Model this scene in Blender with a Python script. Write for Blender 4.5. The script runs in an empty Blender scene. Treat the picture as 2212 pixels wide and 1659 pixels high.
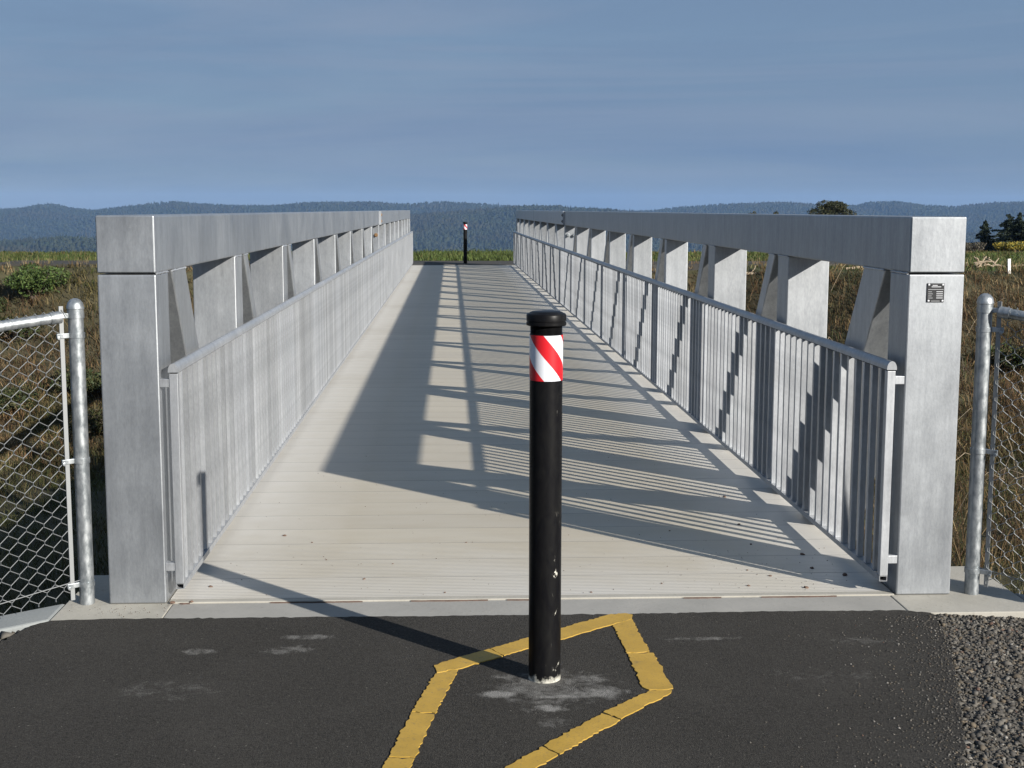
import bpy, bmesh, math, random
import numpy as np
from mathutils import Vector, Matrix

R = math.radians
scene = bpy.context.scene
COL = scene.collection
rng = np.random.default_rng(11)
random.seed(5)

# ------------------------------------------------------------------ camera
cam_d = bpy.data.cameras.new('camera'); cam = bpy.data.objects.new('camera', cam_d); COL.objects.link(cam)
PIT, YAW, ROL = .1304, .0456, .0018
fw = Vector((math.sin(YAW)*math.cos(PIT), math.cos(YAW)*math.cos(PIT), -math.sin(PIT)))
rt = Vector((math.cos(YAW), -math.sin(YAW), 0)); up = rt.cross(fw)
r2 = rt*math.cos(ROL) + up*math.sin(ROL); u2 = up*math.cos(ROL) - rt*math.sin(ROL)
M = Matrix((r2, u2, -fw)).transposed().to_4x4(); M.translation = (-.3468, -5.3813, 1.6099)
cam.matrix_world = M
cam_d.sensor_fit = 'HORIZONTAL'; cam_d.sensor_width = 36; cam_d.lens = 36*2874.28/2212
cam_d.clip_start = .05; cam_d.clip_end = 30000
scene.camera = cam

# ------------------------------------------------------------------ sky, sun, exposure
SUN = Vector((1.70, -1.747, 1.0)).normalized()          # towards the sun: behind the camera, to the right
world = bpy.data.worlds.new('World'); scene.world = world; world.use_nodes = True
nt = world.node_tree; nt.nodes.clear()
def wn(t, **k):
    n = nt.nodes.new(t)
    for a, b in k.items(): setattr(n, a, b)
    return n
sky = wn('ShaderNodeTexSky', sky_type='NISHITA', sun_disc=False)
sky.sun_elevation = math.asin(SUN.z); sky.sun_rotation = math.atan2(SUN.x, SUN.y)
sky.altitude = 60; sky.air_density = 1.0; sky.dust_density = .35; sky.ozone_density = 3.0
tc = wn('ShaderNodeTexCoord'); mp = wn('ShaderNodeMapping'); mp.inputs['Scale'].default_value = (1.1, 1.1, 9.0)
mp.inputs['Rotation'].default_value = (0.05, -0.06, 0.3)
nz = wn('ShaderNodeTexNoise'); nz.inputs['Scale'].default_value = 1.7; nz.inputs['Detail'].default_value = 9; nz.inputs['Roughness'].default_value = .62; nz.inputs['Distortion'].default_value = .5
rp = wn('ShaderNodeMapRange'); rp.inputs[1].default_value = .36; rp.inputs[2].default_value = .72; rp.inputs[3].default_value = .82; rp.inputs[4].default_value = 1.0
mx = wn('ShaderNodeMix', data_type='RGBA'); mx.inputs[7].default_value = (1.80, 2.72, 4.2, 1)      # thin high cloud veil
bg = wn('ShaderNodeBackground'); bg.inputs[1].default_value = .05; out = wn('ShaderNodeOutputWorld')
L_ = nt.links.new
L_(tc.outputs['Generated'], mp.inputs[0]); L_(mp.outputs[0], nz.inputs['Vector']); L_(nz.outputs[0], rp.inputs[0])
mp3 = wn('ShaderNodeMapping'); mp3.inputs['Scale'].default_value = (1.0, 1.6, 16.0); mp3.inputs['Rotation'].default_value = (-.05, .05, -.4); mp3.inputs['Location'].default_value = (3.1, 1.7, .4)
nz3 = wn('ShaderNodeTexNoise'); nz3.inputs['Scale'].default_value = 1.35; nz3.inputs['Detail'].default_value = 10; nz3.inputs['Roughness'].default_value = .58; nz3.inputs['Distortion'].default_value = .9
rp3 = wn('ShaderNodeMapRange'); rp3.inputs[1].default_value = .46; rp3.inputs[2].default_value = .74; rp3.inputs[3].default_value = 0; rp3.inputs[4].default_value = .75
mx3 = wn('ShaderNodeMix', data_type='RGBA'); mx3.inputs[7].default_value = (2.75, 3.45, 4.7, 1)
L_(tc.outputs['Generated'], mp3.inputs[0]); L_(mp3.outputs[0], nz3.inputs['Vector']); L_(nz3.outputs[0], rp3.inputs[0]); L_(rp3.outputs[0], mx3.inputs[0])
L_(rp.outputs[0], mx.inputs[0]); L_(sky.outputs[0], mx.inputs[6]); L_(mx.outputs[2], mx3.inputs[6]); L_(mx3.outputs[2], bg.inputs[0]); L_(bg.outputs[0], out.inputs[0])
sd = bpy.data.lights.new('sun', 'SUN'); sd.energy = 5.0; sd.angle = R(.53); sd.color = (1, .945, .86)
so = bpy.data.objects.new('sun', sd); COL.objects.link(so); so.rotation_euler = SUN.to_track_quat('Z', 'Y').to_euler(); so.location = (8, -8, 12)
vs = scene.view_settings; vs.view_transform = 'Standard'; vs.look = 'None'; vs.exposure = .92; vs.gamma = 1; vs.use_curve_mapping = False

# ------------------------------------------------------------------ helpers
def tag(o, label=None, cat=None, group=None, kind=None):
    for k, v in (('label', label), ('category', cat), ('group', group), ('kind', kind)):
        if v: o[k] = v
    return o
def empty(name, loc, label, cat, group=None, rz=0):
    o = bpy.data.objects.new(name, None); COL.objects.link(o); o.location = loc; o.rotation_euler.z = rz
    o.empty_display_size = .2
    return tag(o, label, cat, group)
def link(name, me, mat, parent=None, loc=None):
    o = bpy.data.objects.new(name, me); COL.objects.link(o)
    if mat and not me.materials: me.materials.append(mat)
    if parent: o.parent = parent
    if loc: o.location = loc
    return o
class MB:
    def __init__(s): s.bm = bmesh.new()
    def box(s, a, b, bevel=0):
        lo = [min(a[i], b[i]) for i in range(3)]; hi = [max(a[i], b[i]) for i in range(3)]
        r = bmesh.ops.create_cube(s.bm, size=1)
        vv = r['verts']
        for v in vv: v.co = Vector([lo[i] + (v.co[i]+.5)*(hi[i]-lo[i]) for i in range(3)])
        if bevel:
            es = list({e for v in vv for e in v.link_edges})
            bmesh.ops.bevel(s.bm, geom=es, offset=bevel, segments=2, affect='EDGES', profile=.5)
        return s
    def prism(s, pts, axis, a, b, bevel=0):            # polygon in the two other axes, extruded along axis a..b
        o = [i for i in range(3) if i != axis]
        def mk(p, t):
            c = [0, 0, 0]; c[o[0]], c[o[1]] = p; c[axis] = t; return s.bm.verts.new(c)
        A = [mk(p, a) for p in pts]; B = [mk(p, b) for p in pts]; n = len(pts)
        fs = [s.bm.faces.new(A), s.bm.faces.new(B[::-1])]
        for i in range(n): fs.append(s.bm.faces.new((A[i], B[i], B[(i+1) % n], A[(i+1) % n])))
        bmesh.ops.recalc_face_normals(s.bm, faces=fs)
        if bevel:
            es = list({e for f in fs for e in f.edges})
            bmesh.ops.bevel(s.bm, geom=es, offset=bevel, segments=2, affect='EDGES', profile=.5)
        return s
    def lathe(s, prof, n=32, c=(0, 0, 0)):             # prof: (radius, z)
        rings = []
        for r, z in prof:
            if r < 1e-6: rings.append([s.bm.verts.new((c[0], c[1], c[2]+z))])
            else: rings.append([s.bm.verts.new((c[0]+r*math.cos(2*math.pi*i/n), c[1]+r*math.sin(2*math.pi*i/n), c[2]+z)) for i in range(n)])
        for a, b in zip(rings, rings[1:]):
            for i in range(n):
                j = (i+1) % n
                if len(a) == 1 and len(b) == 1: continue
                if len(a) == 1: f = (a[0], b[j], b[i])
                elif len(b) == 1: f = (a[i], a[j], b[0])
                else: f = (a[i], a[j], b[j], b[i])
                s.bm.faces.new(f).smooth = True
        return s
    def tube(s, pts, r, n=6, cap=True):
        pts = [Vector(p) for p in pts]; rs = r if isinstance(r, (list, tuple)) else [r]*len(pts)
        rings = []; prev = None
        for i, p in enumerate(pts):
            d = (pts[min(i+1, len(pts)-1)] - pts[max(i-1, 0)]).normalized()
            if prev is None: x = d.orthogonal().normalized()
            else: x = (prev - d*prev.dot(d)).normalized()
            prev = x; y = d.cross(x)
            rings.append([s.bm.verts.new(p + (x*math.cos(2*math.pi*k/n) + y*math.sin(2*math.pi*k/n))*rs[i]) for k in range(n)])
        for a, b in zip(rings, rings[1:]):
            for k in range(n): s.bm.faces.new((a[k], a[(k+1) % n], b[(k+1) % n], b[k])).smooth = n > 4
        if cap: s.bm.faces.new(rings[0][::-1]); s.bm.faces.new(rings[-1])
        return s
    def mesh(s, name):
        sm = any(f.smooth for f in s.bm.faces); me = bpy.data.meshes.new(name); s.bm.to_mesh(me); s.bm.free()
        if sm: me.set_sharp_from_angle(angle=.5)
        return me
    def build(s, name, mat, parent=None, loc=None): return link(name, s.mesh(name), mat, parent, loc)
def nmesh(name, V, F, col=None, smooth=False):          # numpy verts, equal-size faces, optional point colours
    me = bpy.data.meshes.new(name); V = np.asarray(V, np.float32); F = np.asarray(F, np.int32); k = F.shape[1]
    me.vertices.add(len(V)); me.vertices.foreach_set('co', V.ravel())
    me.loops.add(F.size); me.loops.foreach_set('vertex_index', F.ravel())
    me.polygons.add(len(F)); me.polygons.foreach_set('loop_start', np.arange(0, F.size, k, dtype=np.int32))
    if smooth: me.polygons.foreach_set('use_smooth', np.ones(len(F), bool))
    if col is not None:
        a = me.color_attributes.new('Col', 'FLOAT_COLOR', 'POINT')
        c = np.ones((len(V), 4), np.float32); c[:, :3] = col; a.data.foreach_set('color', c.ravel())
    me.update(calc_edges=True); me.validate()
    return me
def hsh(ix, iy, s):
    v = np.sin(ix*127.1 + iy*311.7 + s*74.7)*43758.5453
    return v - np.floor(v)
def vnoise(x, y, s=0):
    x = np.asarray(x, float); y = np.asarray(y, float)
    ix, iy = np.floor(x), np.floor(y); fx, fy = x-ix, y-iy; fx = fx*fx*(3-2*fx); fy = fy*fy*(3-2*fy)
    a, b, c, d = hsh(ix, iy, s), hsh(ix+1, iy, s), hsh(ix, iy+1, s), hsh(ix+1, iy+1, s)
    return (a*(1-fx)+b*fx)*(1-fy) + (c*(1-fx)+d*fx)*fy
def fbm(x, y, s=0, o=4):
    t = 0; a = .5
    for i in range(o): t = t + a*vnoise(np.asarray(x)*2**i, np.asarray(y)*2**i, s+i); a *= .5
    return t/(1-.5**o)
def sstep(a, b, x):
    t = np.clip((x-a)/(b-a), 0, 1); return t*t*(3-2*t)

# ------------------------------------------------------------------ materials
ALBEDO = dict(aluminium_tube=.82, aluminium_rough_tube=.82, aluminium_rail=.84, ribbed_deck=.82, asphalt=.80, concrete=.72, worn_concrete=.76, skylit_concrete=.74, yellow_thermoplastic=.80, galvanised_steel=.84, crushed_stone=.8, forest_canopy=.7, reflective_sleeve=.8)   # trims of the palette below
class Mat:
    def __init__(s, name, col=(.5, .5, .5), rough=.6, metal=0, spec=.5):
        s.m = bpy.data.materials.new(name); s.m.use_nodes = True; s.t = s.m.node_tree
        s.p = s.t.nodes['Principled BSDF']; s.p.inputs['Base Color'].default_value = (*col, 1)
        s.p.inputs['Roughness'].default_value = rough; s.p.inputs['Metallic'].default_value = metal
        s.p.inputs['Specular IOR Level'].default_value = spec
        s.coord = None
    def n(s, t, **k):
        n = s.t.nodes.new(t)
        for a, b in k.items(): setattr(n, a, b)
        return n
    def l(s, a, b): s.t.links.new(a, b)
    def obj(s, scale=(1, 1, 1)):
        if not s.coord: s.coord = s.n('ShaderNodeTexCoord')
        mp = s.n('ShaderNodeMapping'); mp.inputs['Scale'].default_value = scale; s.l(s.coord.outputs['Object'], mp.inputs[0]); return mp.outputs[0]
    def noise(s, vec, scale, detail=3, rough=.5, dist=0):
        n = s.n('ShaderNodeTexNoise'); n.inputs['Scale'].default_value = scale; n.inputs['Detail'].default_value = detail
        n.inputs['Roughness'].default_value = rough; n.inputs['Distortion'].default_value = dist; s.l(vec, n.inputs['Vector']); return n.outputs[0]
    def voro(s, vec, scale, feature='F1'):
        n = s.n('ShaderNodeTexVoronoi', feature=feature); n.inputs['Scale'].default_value = scale; s.l(vec, n.inputs['Vector']); return n
    def rng(s, v, a, b, c, d):
        n = s.n('ShaderNodeMapRange'); s.l(v, n.inputs[0])
        for i, q in enumerate((a, b, c, d)): n.inputs[i+1].default_value = q
        return n.outputs[0]
    def math(s, op, a, b=None):
        n = s.n('ShaderNodeMath', operation=op)
        for i, q in enumerate((a, b)):
            if q is None: continue
            if isinstance(q, (int, float)): n.inputs[i].default_value = q
            else: s.l(q, n.inputs[i])
        return n.outputs[0]
    def mix(s, f, a, b, mode='MIX'):
        n = s.n('ShaderNodeMix', data_type='RGBA', blend_type=mode)
        for i, q in ((0, f), (6, a), (7, b)):
            if isinstance(q, (int, float)): n.inputs[i].default_value = q
            elif isinstance(q, tuple): n.inputs[i].default_value = (*q, 1)
            else: s.l(q, n.inputs[i])
        return n.outputs[2]
    def base(s, c):
        g = ALBEDO.get(s.m.name, 1.)
        if g != 1: c = s.mix(1.0, c, (g, g, g), 'MULTIPLY')
        s.l(c, s.p.inputs['Base Color'])
    def rough(s, v): s.l(v, s.p.inputs['Roughness'])
    def bump(s, v, strength=.3, dist=.01):
        b = s.n('ShaderNodeBump'); b.inputs['Strength'].default_value = strength; b.inputs['Distance'].default_value = dist
        s.l(v, b.inputs['Height']); s.l(b.outputs[0], s.p.inputs['Normal'])
    def attr(s, name='Col'):
        n = s.n('ShaderNodeAttribute', attribute_name=name); return n.outputs['Color']

def aluminium(name, c0, c1, metal, rough, spangle=0., streak=(9, 9, .7), stain=.35, var=(.86, 1.07)):
    m = Mat(name, c0, rough, metal)
    st = m.noise(m.obj(streak), 3.0, 5, .6); cl = m.noise(m.obj(), 2.2, 4, .6)
    oi = m.n('ShaderNodeObjectInfo')
    f = m.rng(m.math('ADD', m.math('MULTIPLY', st, .6), m.math('MULTIPLY', cl, .4)), .33, .68, 0, 1)
    c = m.mix(f, c0, c1)
    sp = m.rng(m.noise(m.obj((4, 4, 1.2)), 1.5, 6, .7), .56, .74, 0, stain)       # grey weathering runs
    c = m.mix(sp, c, tuple(x*.72 for x in c0))
    gr = m.noise(m.obj((1, 1, .35)), 110, 4, .75); md = m.noise(m.obj((1.6, 1.6, .5)), 9, 6, .7)
    c = m.mix(1.0, c, m.mix(m.rng(md, .3, .7, 0, 1), (.86, .865, .87), (1.1, 1.1, 1.1)), 'MULTIPLY')
    c = m.mix(1.0, c, m.mix(m.rng(gr, .3, .7, 0, 1), (.88, .88, .885), (1.1, 1.1, 1.1)), 'MULTIPLY')
    scr = m.rng(m.noise(m.obj((2.2, 2.2, 14)), 2.1, 5, .8, 2.), .70, .74, 0, .3); c = m.mix(scr, c, (.75, .76, .77))
    c = m.mix(1.0, c, m.mix(oi.outputs['Random'], (var[0],)*3, (var[1],)*3), 'MULTIPLY')
    m.base(c); m.rough(m.rng(cl, .3, .7, rough-.06, rough+.08))
    g = m.noise(m.obj((1, 1, .6)), 420 if spangle else 150, 2, .6)
    m.bump(g, .22 + .3*spangle, .001)
    return m.m
M_AL = aluminium('aluminium_tube', (.36, .38, .405), (.475, .50, .525), .8, .45)
M_SP = aluminium('aluminium_rough_tube', (.37, .39, .41), (.50, .52, .54), .7, .45, .5)
M_RAIL = aluminium('aluminium_rail', (.46, .48, .505), (.60, .62, .645), .6, .42, 0, (20, 20, .5), .15, (.76, 1.10))
# ribbed deck planks
m = Mat('ribbed_deck', (.55, .52, .45), .55, .12)
n1 = m.noise(m.obj((.35, 2.5, 1)), 2.2, 5, .6); n2 = m.noise(m.obj(), .8, 4, .6); oi = m.n('ShaderNodeObjectInfo')
c = m.mix(m.rng(n1, .35, .68, 0, 1), (.545, .495, .405), (.48, .425, .325)); c = m.mix(m.rng(n2, .42, .7, 0, .6), c, (.575, .54, .465))
c = m.mix(m.rng(m.noise(m.obj(), 55, 3, .7), .69, .76, 0, .55), c, (.22, .17, .12))
c = m.mix(1.0, c, m.mix(oi.outputs['Random'], (.95, .95, .95), (1.03, 1.03, 1.02)), 'MULTIPLY')
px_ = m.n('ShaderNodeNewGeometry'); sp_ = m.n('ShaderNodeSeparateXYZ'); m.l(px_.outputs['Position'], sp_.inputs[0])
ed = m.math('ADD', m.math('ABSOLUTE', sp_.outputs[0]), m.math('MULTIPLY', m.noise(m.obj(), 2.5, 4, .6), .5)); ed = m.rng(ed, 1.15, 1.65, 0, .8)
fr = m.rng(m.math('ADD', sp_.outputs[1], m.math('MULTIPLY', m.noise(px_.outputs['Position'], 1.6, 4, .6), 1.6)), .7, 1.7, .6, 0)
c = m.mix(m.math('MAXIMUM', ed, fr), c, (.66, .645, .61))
pt = m.noise(px_.outputs['Position'], .55, 5, .65); c = m.mix(m.rng(pt, .5, .68, 0, .35), c, (.40, .36, .285))
wv = m.n('ShaderNodeTexWave', wave_type='BANDS', bands_direction='Y'); wv.inputs['Scale'].default_value = 13.54; wv.inputs['Distortion'].default_value = 0
m.l(m.obj(), wv.inputs['Vector']); rib = m.rng(wv.outputs['Fac'], .0, .38, 0, 1)
c = m.mix(m.rng(rib, 0, 1, .22, 0), c, (.2, .19, .17))
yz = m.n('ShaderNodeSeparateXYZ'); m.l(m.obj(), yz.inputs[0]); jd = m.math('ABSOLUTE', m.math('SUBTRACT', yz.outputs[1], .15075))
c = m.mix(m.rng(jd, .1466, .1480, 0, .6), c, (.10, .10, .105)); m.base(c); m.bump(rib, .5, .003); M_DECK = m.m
# asphalt
m = Mat('asphalt', (.05, .05, .05), .95, 0, .15)
v = m.voro(m.obj(), 210); v2 = m.voro(m.obj(), 75); big = m.noise(m.obj(), 1.3, 5, .65); fine = m.noise(m.obj(), 240, 2, .6)
c = m.mix(m.rng(big, .3, .7, 0, 1), (.021, .0195, .0175), (.035, .0325, .029))
gA = m.noise(m.obj(), 42, 5, .8); gB = m.noise(m.obj(), 120, 3, .75)
c = m.mix(m.rng(gA, .35, .68, 0, .75), c, (.062, .058, .052)); c = m.mix(m.rng(gB, .50, .68, 0, .55), c, (.10, .094, .084)); c = m.mix(m.rng(gB, .46, .34, 0, .6), c, (.010, .010, .010))
c = m.mix(m.rng(m.noise(m.obj(), 2.3, 6, .7), .5, .75, 0, .25), c, (.085, .08, .072))
sep = m.n('ShaderNodeSeparateColor'); m.l(v2.outputs['Color'], sep.inputs[0])
c = m.mix(m.math('MULTIPLY', m.rng(sep.outputs[0], .975, .985, 0, 1), m.rng(v2.outputs['Distance'], .15, .30, .5, 0)), c, (.26, .245, .22))
c = m.mix(m.math('MULTIPLY', m.rng(sep.outputs[1], .80, .84, 0, 1), m.rng(v2.outputs['Distance'], .2, .4, .7, 0)), c, (.018, .018, .018))
# pale mortar splashes on the asphalt round the bollard and to the left, each with its own ragged outline
def splash(m, c, cx, cy, rx, ry, thr, amt, seed, col=(.42, .41, .39)):
    mp = m.n('ShaderNodeMapping'); mp.inputs['Location'].default_value = (-cx/rx, -cy/ry, 0); mp.inputs['Scale'].default_value = (1/rx, 1/ry, 0)
    m.l(m.coord.outputs['Object'], mp.inputs[0]); ln = m.n('ShaderNodeVectorMath', operation='LENGTH'); m.l(mp.outputs[0], ln.inputs[0])
    mp2 = m.n('ShaderNodeMapping'); mp2.inputs['Location'].default_value = (seed, seed*.7, 0); m.l(m.coord.outputs['Object'], mp2.inputs[0])
    a = m.noise(mp2.outputs[0], 15, 8, .76, .5)
    k = m.math('SUBTRACT', a, m.rng(ln.outputs['Value'], .25, 1.0, 0, .42))
    k = m.math('MULTIPLY', m.rng(k, thr-.06, thr+.16, 0, amt*.85), m.rng(fine, .3, .62, .35, 1))
    return m.mix(k, c, col)
for q in ((-.02, -1.04, .42, .38, .43, .5, 3.1), (-.20, -1.10, .13, .06, .36, .75, 7.7), (-.04, -1.235, .09, .06, .34, .85, 1.9), (.15, -1.10, .15, .09, .38, .7, 2.8), (.13, -.97, .12, .07, .42, .6, 6.1), (.02, -1.13, .20, .03, .38, .6, 4.4), (-.03, -1.36, .10, .10, .46, .5, 8.8), (-.17, -.93, .12, .06, .46, .45, 5.8)): c = splash(m, c, *q)
c = splash(m, c, -.95, -.62, .2, .10, .45, .6, 1.3); c = splash(m, c, -1.28, -.62, .16, .08, .45, .6, 5.2)
c = splash(m, c, -.9, -.47, .25, .07, .47, .5, 9.1); c = splash(m, c, .62, -.55, .3, .05, .45, .55, 2.2); c = splash(m, c, .95, -.95, .5, .2, .54, .3, 4.6)
c = splash(m, c, 1.2, -.6, .3, .12, .5, .3, 8.3); c = splash(m, c, -1.3, -1.0, .5, .3, .55, .35, 6.3)
m.base(c); h = m.math('ADD', m.rng(v.outputs['Distance'], 0, .6, 1, 0), m.math('MULTIPLY', fine, .5)); m.bump(h, .7, .003); M_ASPH = m.m
m = Mat('worn_asphalt', (.05, .048, .045), .9, 0, .2); n = m.noise(m.obj(), 1.5, 6, .7); m.base(m.mix(n, (.035, .034, .031), (.06, .057, .052))); m.bump(m.noise(m.obj(), 60, 3, .6), .2, .002); M_ASPH2 = m.m
# concrete
def concrete(name, a, b, dirt=.5):
    m = Mat(name, a, .85); n = m.noise(m.obj(), 3.5, 6, .65); f = m.noise(m.obj(), 60, 3, .6)
    c = m.mix(m.rng(n, .3, .7, 0, 1), a, b); c = m.mix(m.rng(f, .62, .75, 0, dirt), c, (.16, .14, .11))
    m.base(c); m.bump(f, .35, .003); return m.m
M_CONC = concrete('concrete', (.36, .345, .30), (.46, .44, .39)); M_WING = concrete('skylit_concrete', (.22, .24, .245), (.28, .295, .295), .25)  # wing concrete coloured bluer and greyer for how light falls on its top
M_CONCW = concrete('worn_concrete', (.29, .285, .265), (.36, .35, .325), .35)
# yellow thermoplastic
m = Mat('yellow_thermoplastic', (.6, .4, .08), .6); n = m.noise(m.obj(), 9, 5, .6); f = m.noise(m.obj((3, 3, 1)), 45, 3, .7)
c = m.mix(m.rng(n, .3, .72, 0, 1), (.40, .25, .035), (.52, .325, .05)); c = m.mix(m.rng(f, .55, .75, 0, .55), c, (.24, .17, .07)); g2 = m.noise(m.obj(), 130, 3, .7); c = m.mix(m.rng(g2, .58, .70, 0, .6), c, (.12, .095, .05)); g3 = m.noise(m.obj(), 22, 6, .75, .6); c = m.mix(m.rng(g3, .58, .72, 0, .7), c, (.20, .15, .075)); c = m.mix(m.rng(g3, .66, .74, 0, .6), c, (.05, .045, .04)); m.base(c); m.bump(f, .3, .002); M_YEL = m.m
# bollard paint, with chips and a mortar ring
m = Mat('black_gloss_paint', (.006, .006, .007), .36, 0, .12); n = m.noise(m.obj((1, 1, .35)), 26, 5, .7, .6); zz = m.n('ShaderNodeSeparateXYZ'); m.l(m.obj(), zz.inputs[0])
ch = m.math('MULTIPLY', m.rng(n, .60, .625, 0, 1), m.rng(zz.outputs[2], .4, .6, 1, 0))
ch = m.math('MULTIPLY', ch, m.math('MULTIPLY', m.rng(zz.outputs[0], .018, .026, 0, 1), m.rng(zz.outputs[0], .044, .050, 1, 0)))
rg = m.rng(m.math('ADD', zz.outputs[2], m.math('MULTIPLY', m.noise(m.obj(), 40, 4, .7), -.075)), -.036, -.018, 1, 0)
sc2 = m.rng(m.noise(m.obj((1, 1, .12)), 60, 4, .7), .73, .76, 0, .35)
fc = m.math('MAXIMUM', m.math('MAXIMUM', ch, rg), sc2); m.base(m.mix(fc, m.mix(m.rng(n, .4, .7, 0, 1), (.004, .004, .005), (.009, .009, .009)), (.42, .41, .36))); m.rough(m.rng(fc, 0, 1, .38, .8))
m.bump(m.noise(m.obj(), 90, 3, .6), .15, .001); M_BLK = m.m
# reflective sleeve: helical red stripes printed on white
m = Mat('reflective_sleeve', (.7, .7, .7), .35); zz = m.n('ShaderNodeSeparateXYZ'); m.l(m.obj(), zz.inputs[0])
ang = m.math('ARCTAN2', zz.outputs[0], m.math('MULTIPLY', zz.outputs[1], -1)); s_ = m.math('MULTIPLY', ang, .057*1.15)
ph = m.math('FRACT', m.math('DIVIDE', m.math('ADD', m.math('ADD', zz.outputs[2], s_), 0.011), .149))
red = m.rng(ph, .508, .513, 0, 1)
edge = m.math('MULTIPLY', red, m.rng(ph, .992, .997, 1, 0))
m.base(m.mix(edge, (.72, .75, .80), (.62, .012, .02))); M_SLV = m.m
# galvanised steel
m = Mat('galvanised_steel', (.5, .52, .54), .4, .75); n = m.noise(m.obj((1, 1, .55)), 32, 4, .65); n2 = m.noise(m.obj(), 7, 3, .6)
c = m.mix(m.rng(n, .38, .62, 0, 1), (.25, .28, .30), (.47, .495, .51)); c = m.mix(m.rng(n2, .4, .7, 0, .35), c, (.42, .44, .46)); m.base(c); m.rough(m.rng(n, .35, .65, .34, .5)); m.bump(n, .12, .002); M_GALV = m.m
m = Mat('galvanised_wire', (.22, .23, .235), .55, .5); M_WIRE = m.m
m = Mat('rusty_bolt', (.16, .09, .04), .7, .3); n = m.noise(m.obj(), 40, 4, .6); m.base(m.mix(n, (.10, .055, .025), (.24, .14, .06))); M_RUST = m.m
m = Mat('seam_and_shade_dark', (.02, .02, .02), .9); M_DARK = m.m
m = Mat('plate_black', (.015, .016, .018), .4); M_PLB = m.m
m = Mat('plate_silver', (.42, .43, .45), .5, .5); M_PLS = m.m
m = Mat('sealant', (.15, .085, .06), .9); n = m.noise(m.obj(), 30, 4, .7); m.base(m.mix(n, (.05, .032, .026), (.13, .085, .065))); M_SEAL = m.m
m = Mat('dirt', (.12, .08, .05), .95); n = m.noise(m.obj(), 60, 4, .7); m.base(m.mix(n, (.06, .035, .025), (.17, .11, .08))); m.bump(n, .6, .004); M_DIRT = m.m
def colmat(name, rough=.8, var=.5, scale=3., trans=0.):
    m = Mat(name, (.1, .1, .1), rough, 0, .25); n = m.noise(m.obj(), scale, 4, .6)
    m.base(m.mix(1.0, m.attr(), m.mix(m.rng(n, .3, .7, 0, 1), (1-var,)*3, (1+var*.6,)*3), 'MULTIPLY'))
    if trans:
        b = m.n('ShaderNodeBsdfTranslucent'); m.l(m.attr(), b.inputs[0]); x = m.n('ShaderNodeMixShader'); x.inputs[0].default_value = trans
        m.l(m.p.outputs[0], x.inputs[1]); m.l(b.outputs[0], x.inputs[2]); m.l(x.outputs[0], m.t.nodes['Material Output'].inputs[0])
    return m.m
M_GROUND = colmat('earth', .95, .45, 1.7); M_GRASS = colmat('grass_blades', .75, .3, .6, .25); M_LEAF = colmat('leaves', .65, .25, .8, .15)
M_STONE = colmat('crushed_stone', .85, .25, 60); M_FOREST = colmat('forest_canopy', .9, .4, .012)
m = Mat('bark', (.09, .07, .05), .95); n = m.noise(m.obj((3, 3, .6)), 8, 5, .7); m.base(m.mix(n, (.05, .04, .03), (.13, .10, .075))); m.bump(n, .7, .03); M_BARK = m.m
m = Mat('driftwood', (.42, .34, .24), .9); n = m.noise(m.obj(), 8, 5, .7); m.base(m.mix(n, (.19, .14, .09), (.40, .33, .24))); M_WOOD = m.m
m = Mat('weathered_white_paint', (.6, .6, .58), .7); n = m.noise(m.obj(), 14, 4, .6); m.base(m.mix(m.rng(n, .5, .7, 0, 1), (.68, .67, .64), (.3, .22, .16))); M_STAKE = m.m

# ------------------------------------------------------------------ terrain
def height(x, y):
    x = np.asarray(x, float); y = np.asarray(y, float); ax = np.abs(x)
    yc = .25 - .74*np.clip(ax-1.98, 0, 6)
    tn = np.clip((y-yc)/8, 0, 1); near = 1-(1-tn)**2
    yf = 34.1 - 3.6*sstep(6, 12, x) + 1.2*(fbm(x*.22, y*0+3, 4)-.5)*sstep(3, 6, ax)
    tf = np.clip((yf-y)/9.5, 0, 1); far = 1-(1-tf)**2.2
    k = np.minimum(near, far)
    z = -.07 - 3.85*k + (fbm(x*.5, y*.5, 9)-.5)*1.0*k*(.6+.4*sstep(8, 30, y)) + .10*(fbm(x*.35, y*.35, 2)-.5)*sstep(38, 44, y)
    # beyond the far bank the field falls gently, then the bluff drops to the valley
    z = z - .0345*np.clip(y-44, 0, 400)*(1-.07*sstep(8, 25, x))
    edge = 75 + 160*sstep(5, 28, x)
    z = z - 205*sstep(0, 700, y-edge) 
    z = np.maximum(z, -207)
    return z
def axis(lo, hi, f0, f1, step, growth=1.22):
    a = list(np.arange(f0, f1+1e-6, step)); s = step
    while a[-1] < hi: s *= growth; a.append(min(a[-1]+s, hi))
    b = [a[0]]; s = step
    while b[-1] > lo: s *= growth; b.append(max(b[-1]-s, lo))
    return np.array(b[1:][::-1] + a)
gx = axis(-7000, 7000, -20, 26, .4); gy = axis(-2500, 8500, -4, 48, .4, 1.15)
GX, GY = np.meshgrid(gx, gy); GZ = height(GX, GY)
def groundcol(x, y):
    b = np.array((.060, .050, .030)); g = np.array((.050, .075, .022)); d = np.array((.13, .10, .055)); o = np.array((.055, .052, .026))
    n = fbm(x*.5, y*.5, 21)[..., None]; n2 = fbm(x*.13, y*.13, 22)[..., None]
    c = b*(1-n2) + o*n2
    yf = 34.1 - 3.6*sstep(6, 12, x)
    far = sstep(-.5, 1.8, y-yf)[..., None]
    c = c*(1-far) + (g*(.55+.9*n))*far
    nearp = sstep(.5, -.5, y)[..., None]; c = c*(1-nearp) + np.array((.10, .09, .075))*nearp
    dry = sstep(52, 80, y)[..., None]*sstep(.45, .6, n2); c = c*(1-dry)+d*dry
    return c
n_, m_ = len(gx), len(gy); idx = np.arange(n_*m_).reshape(m_, n_)
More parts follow.
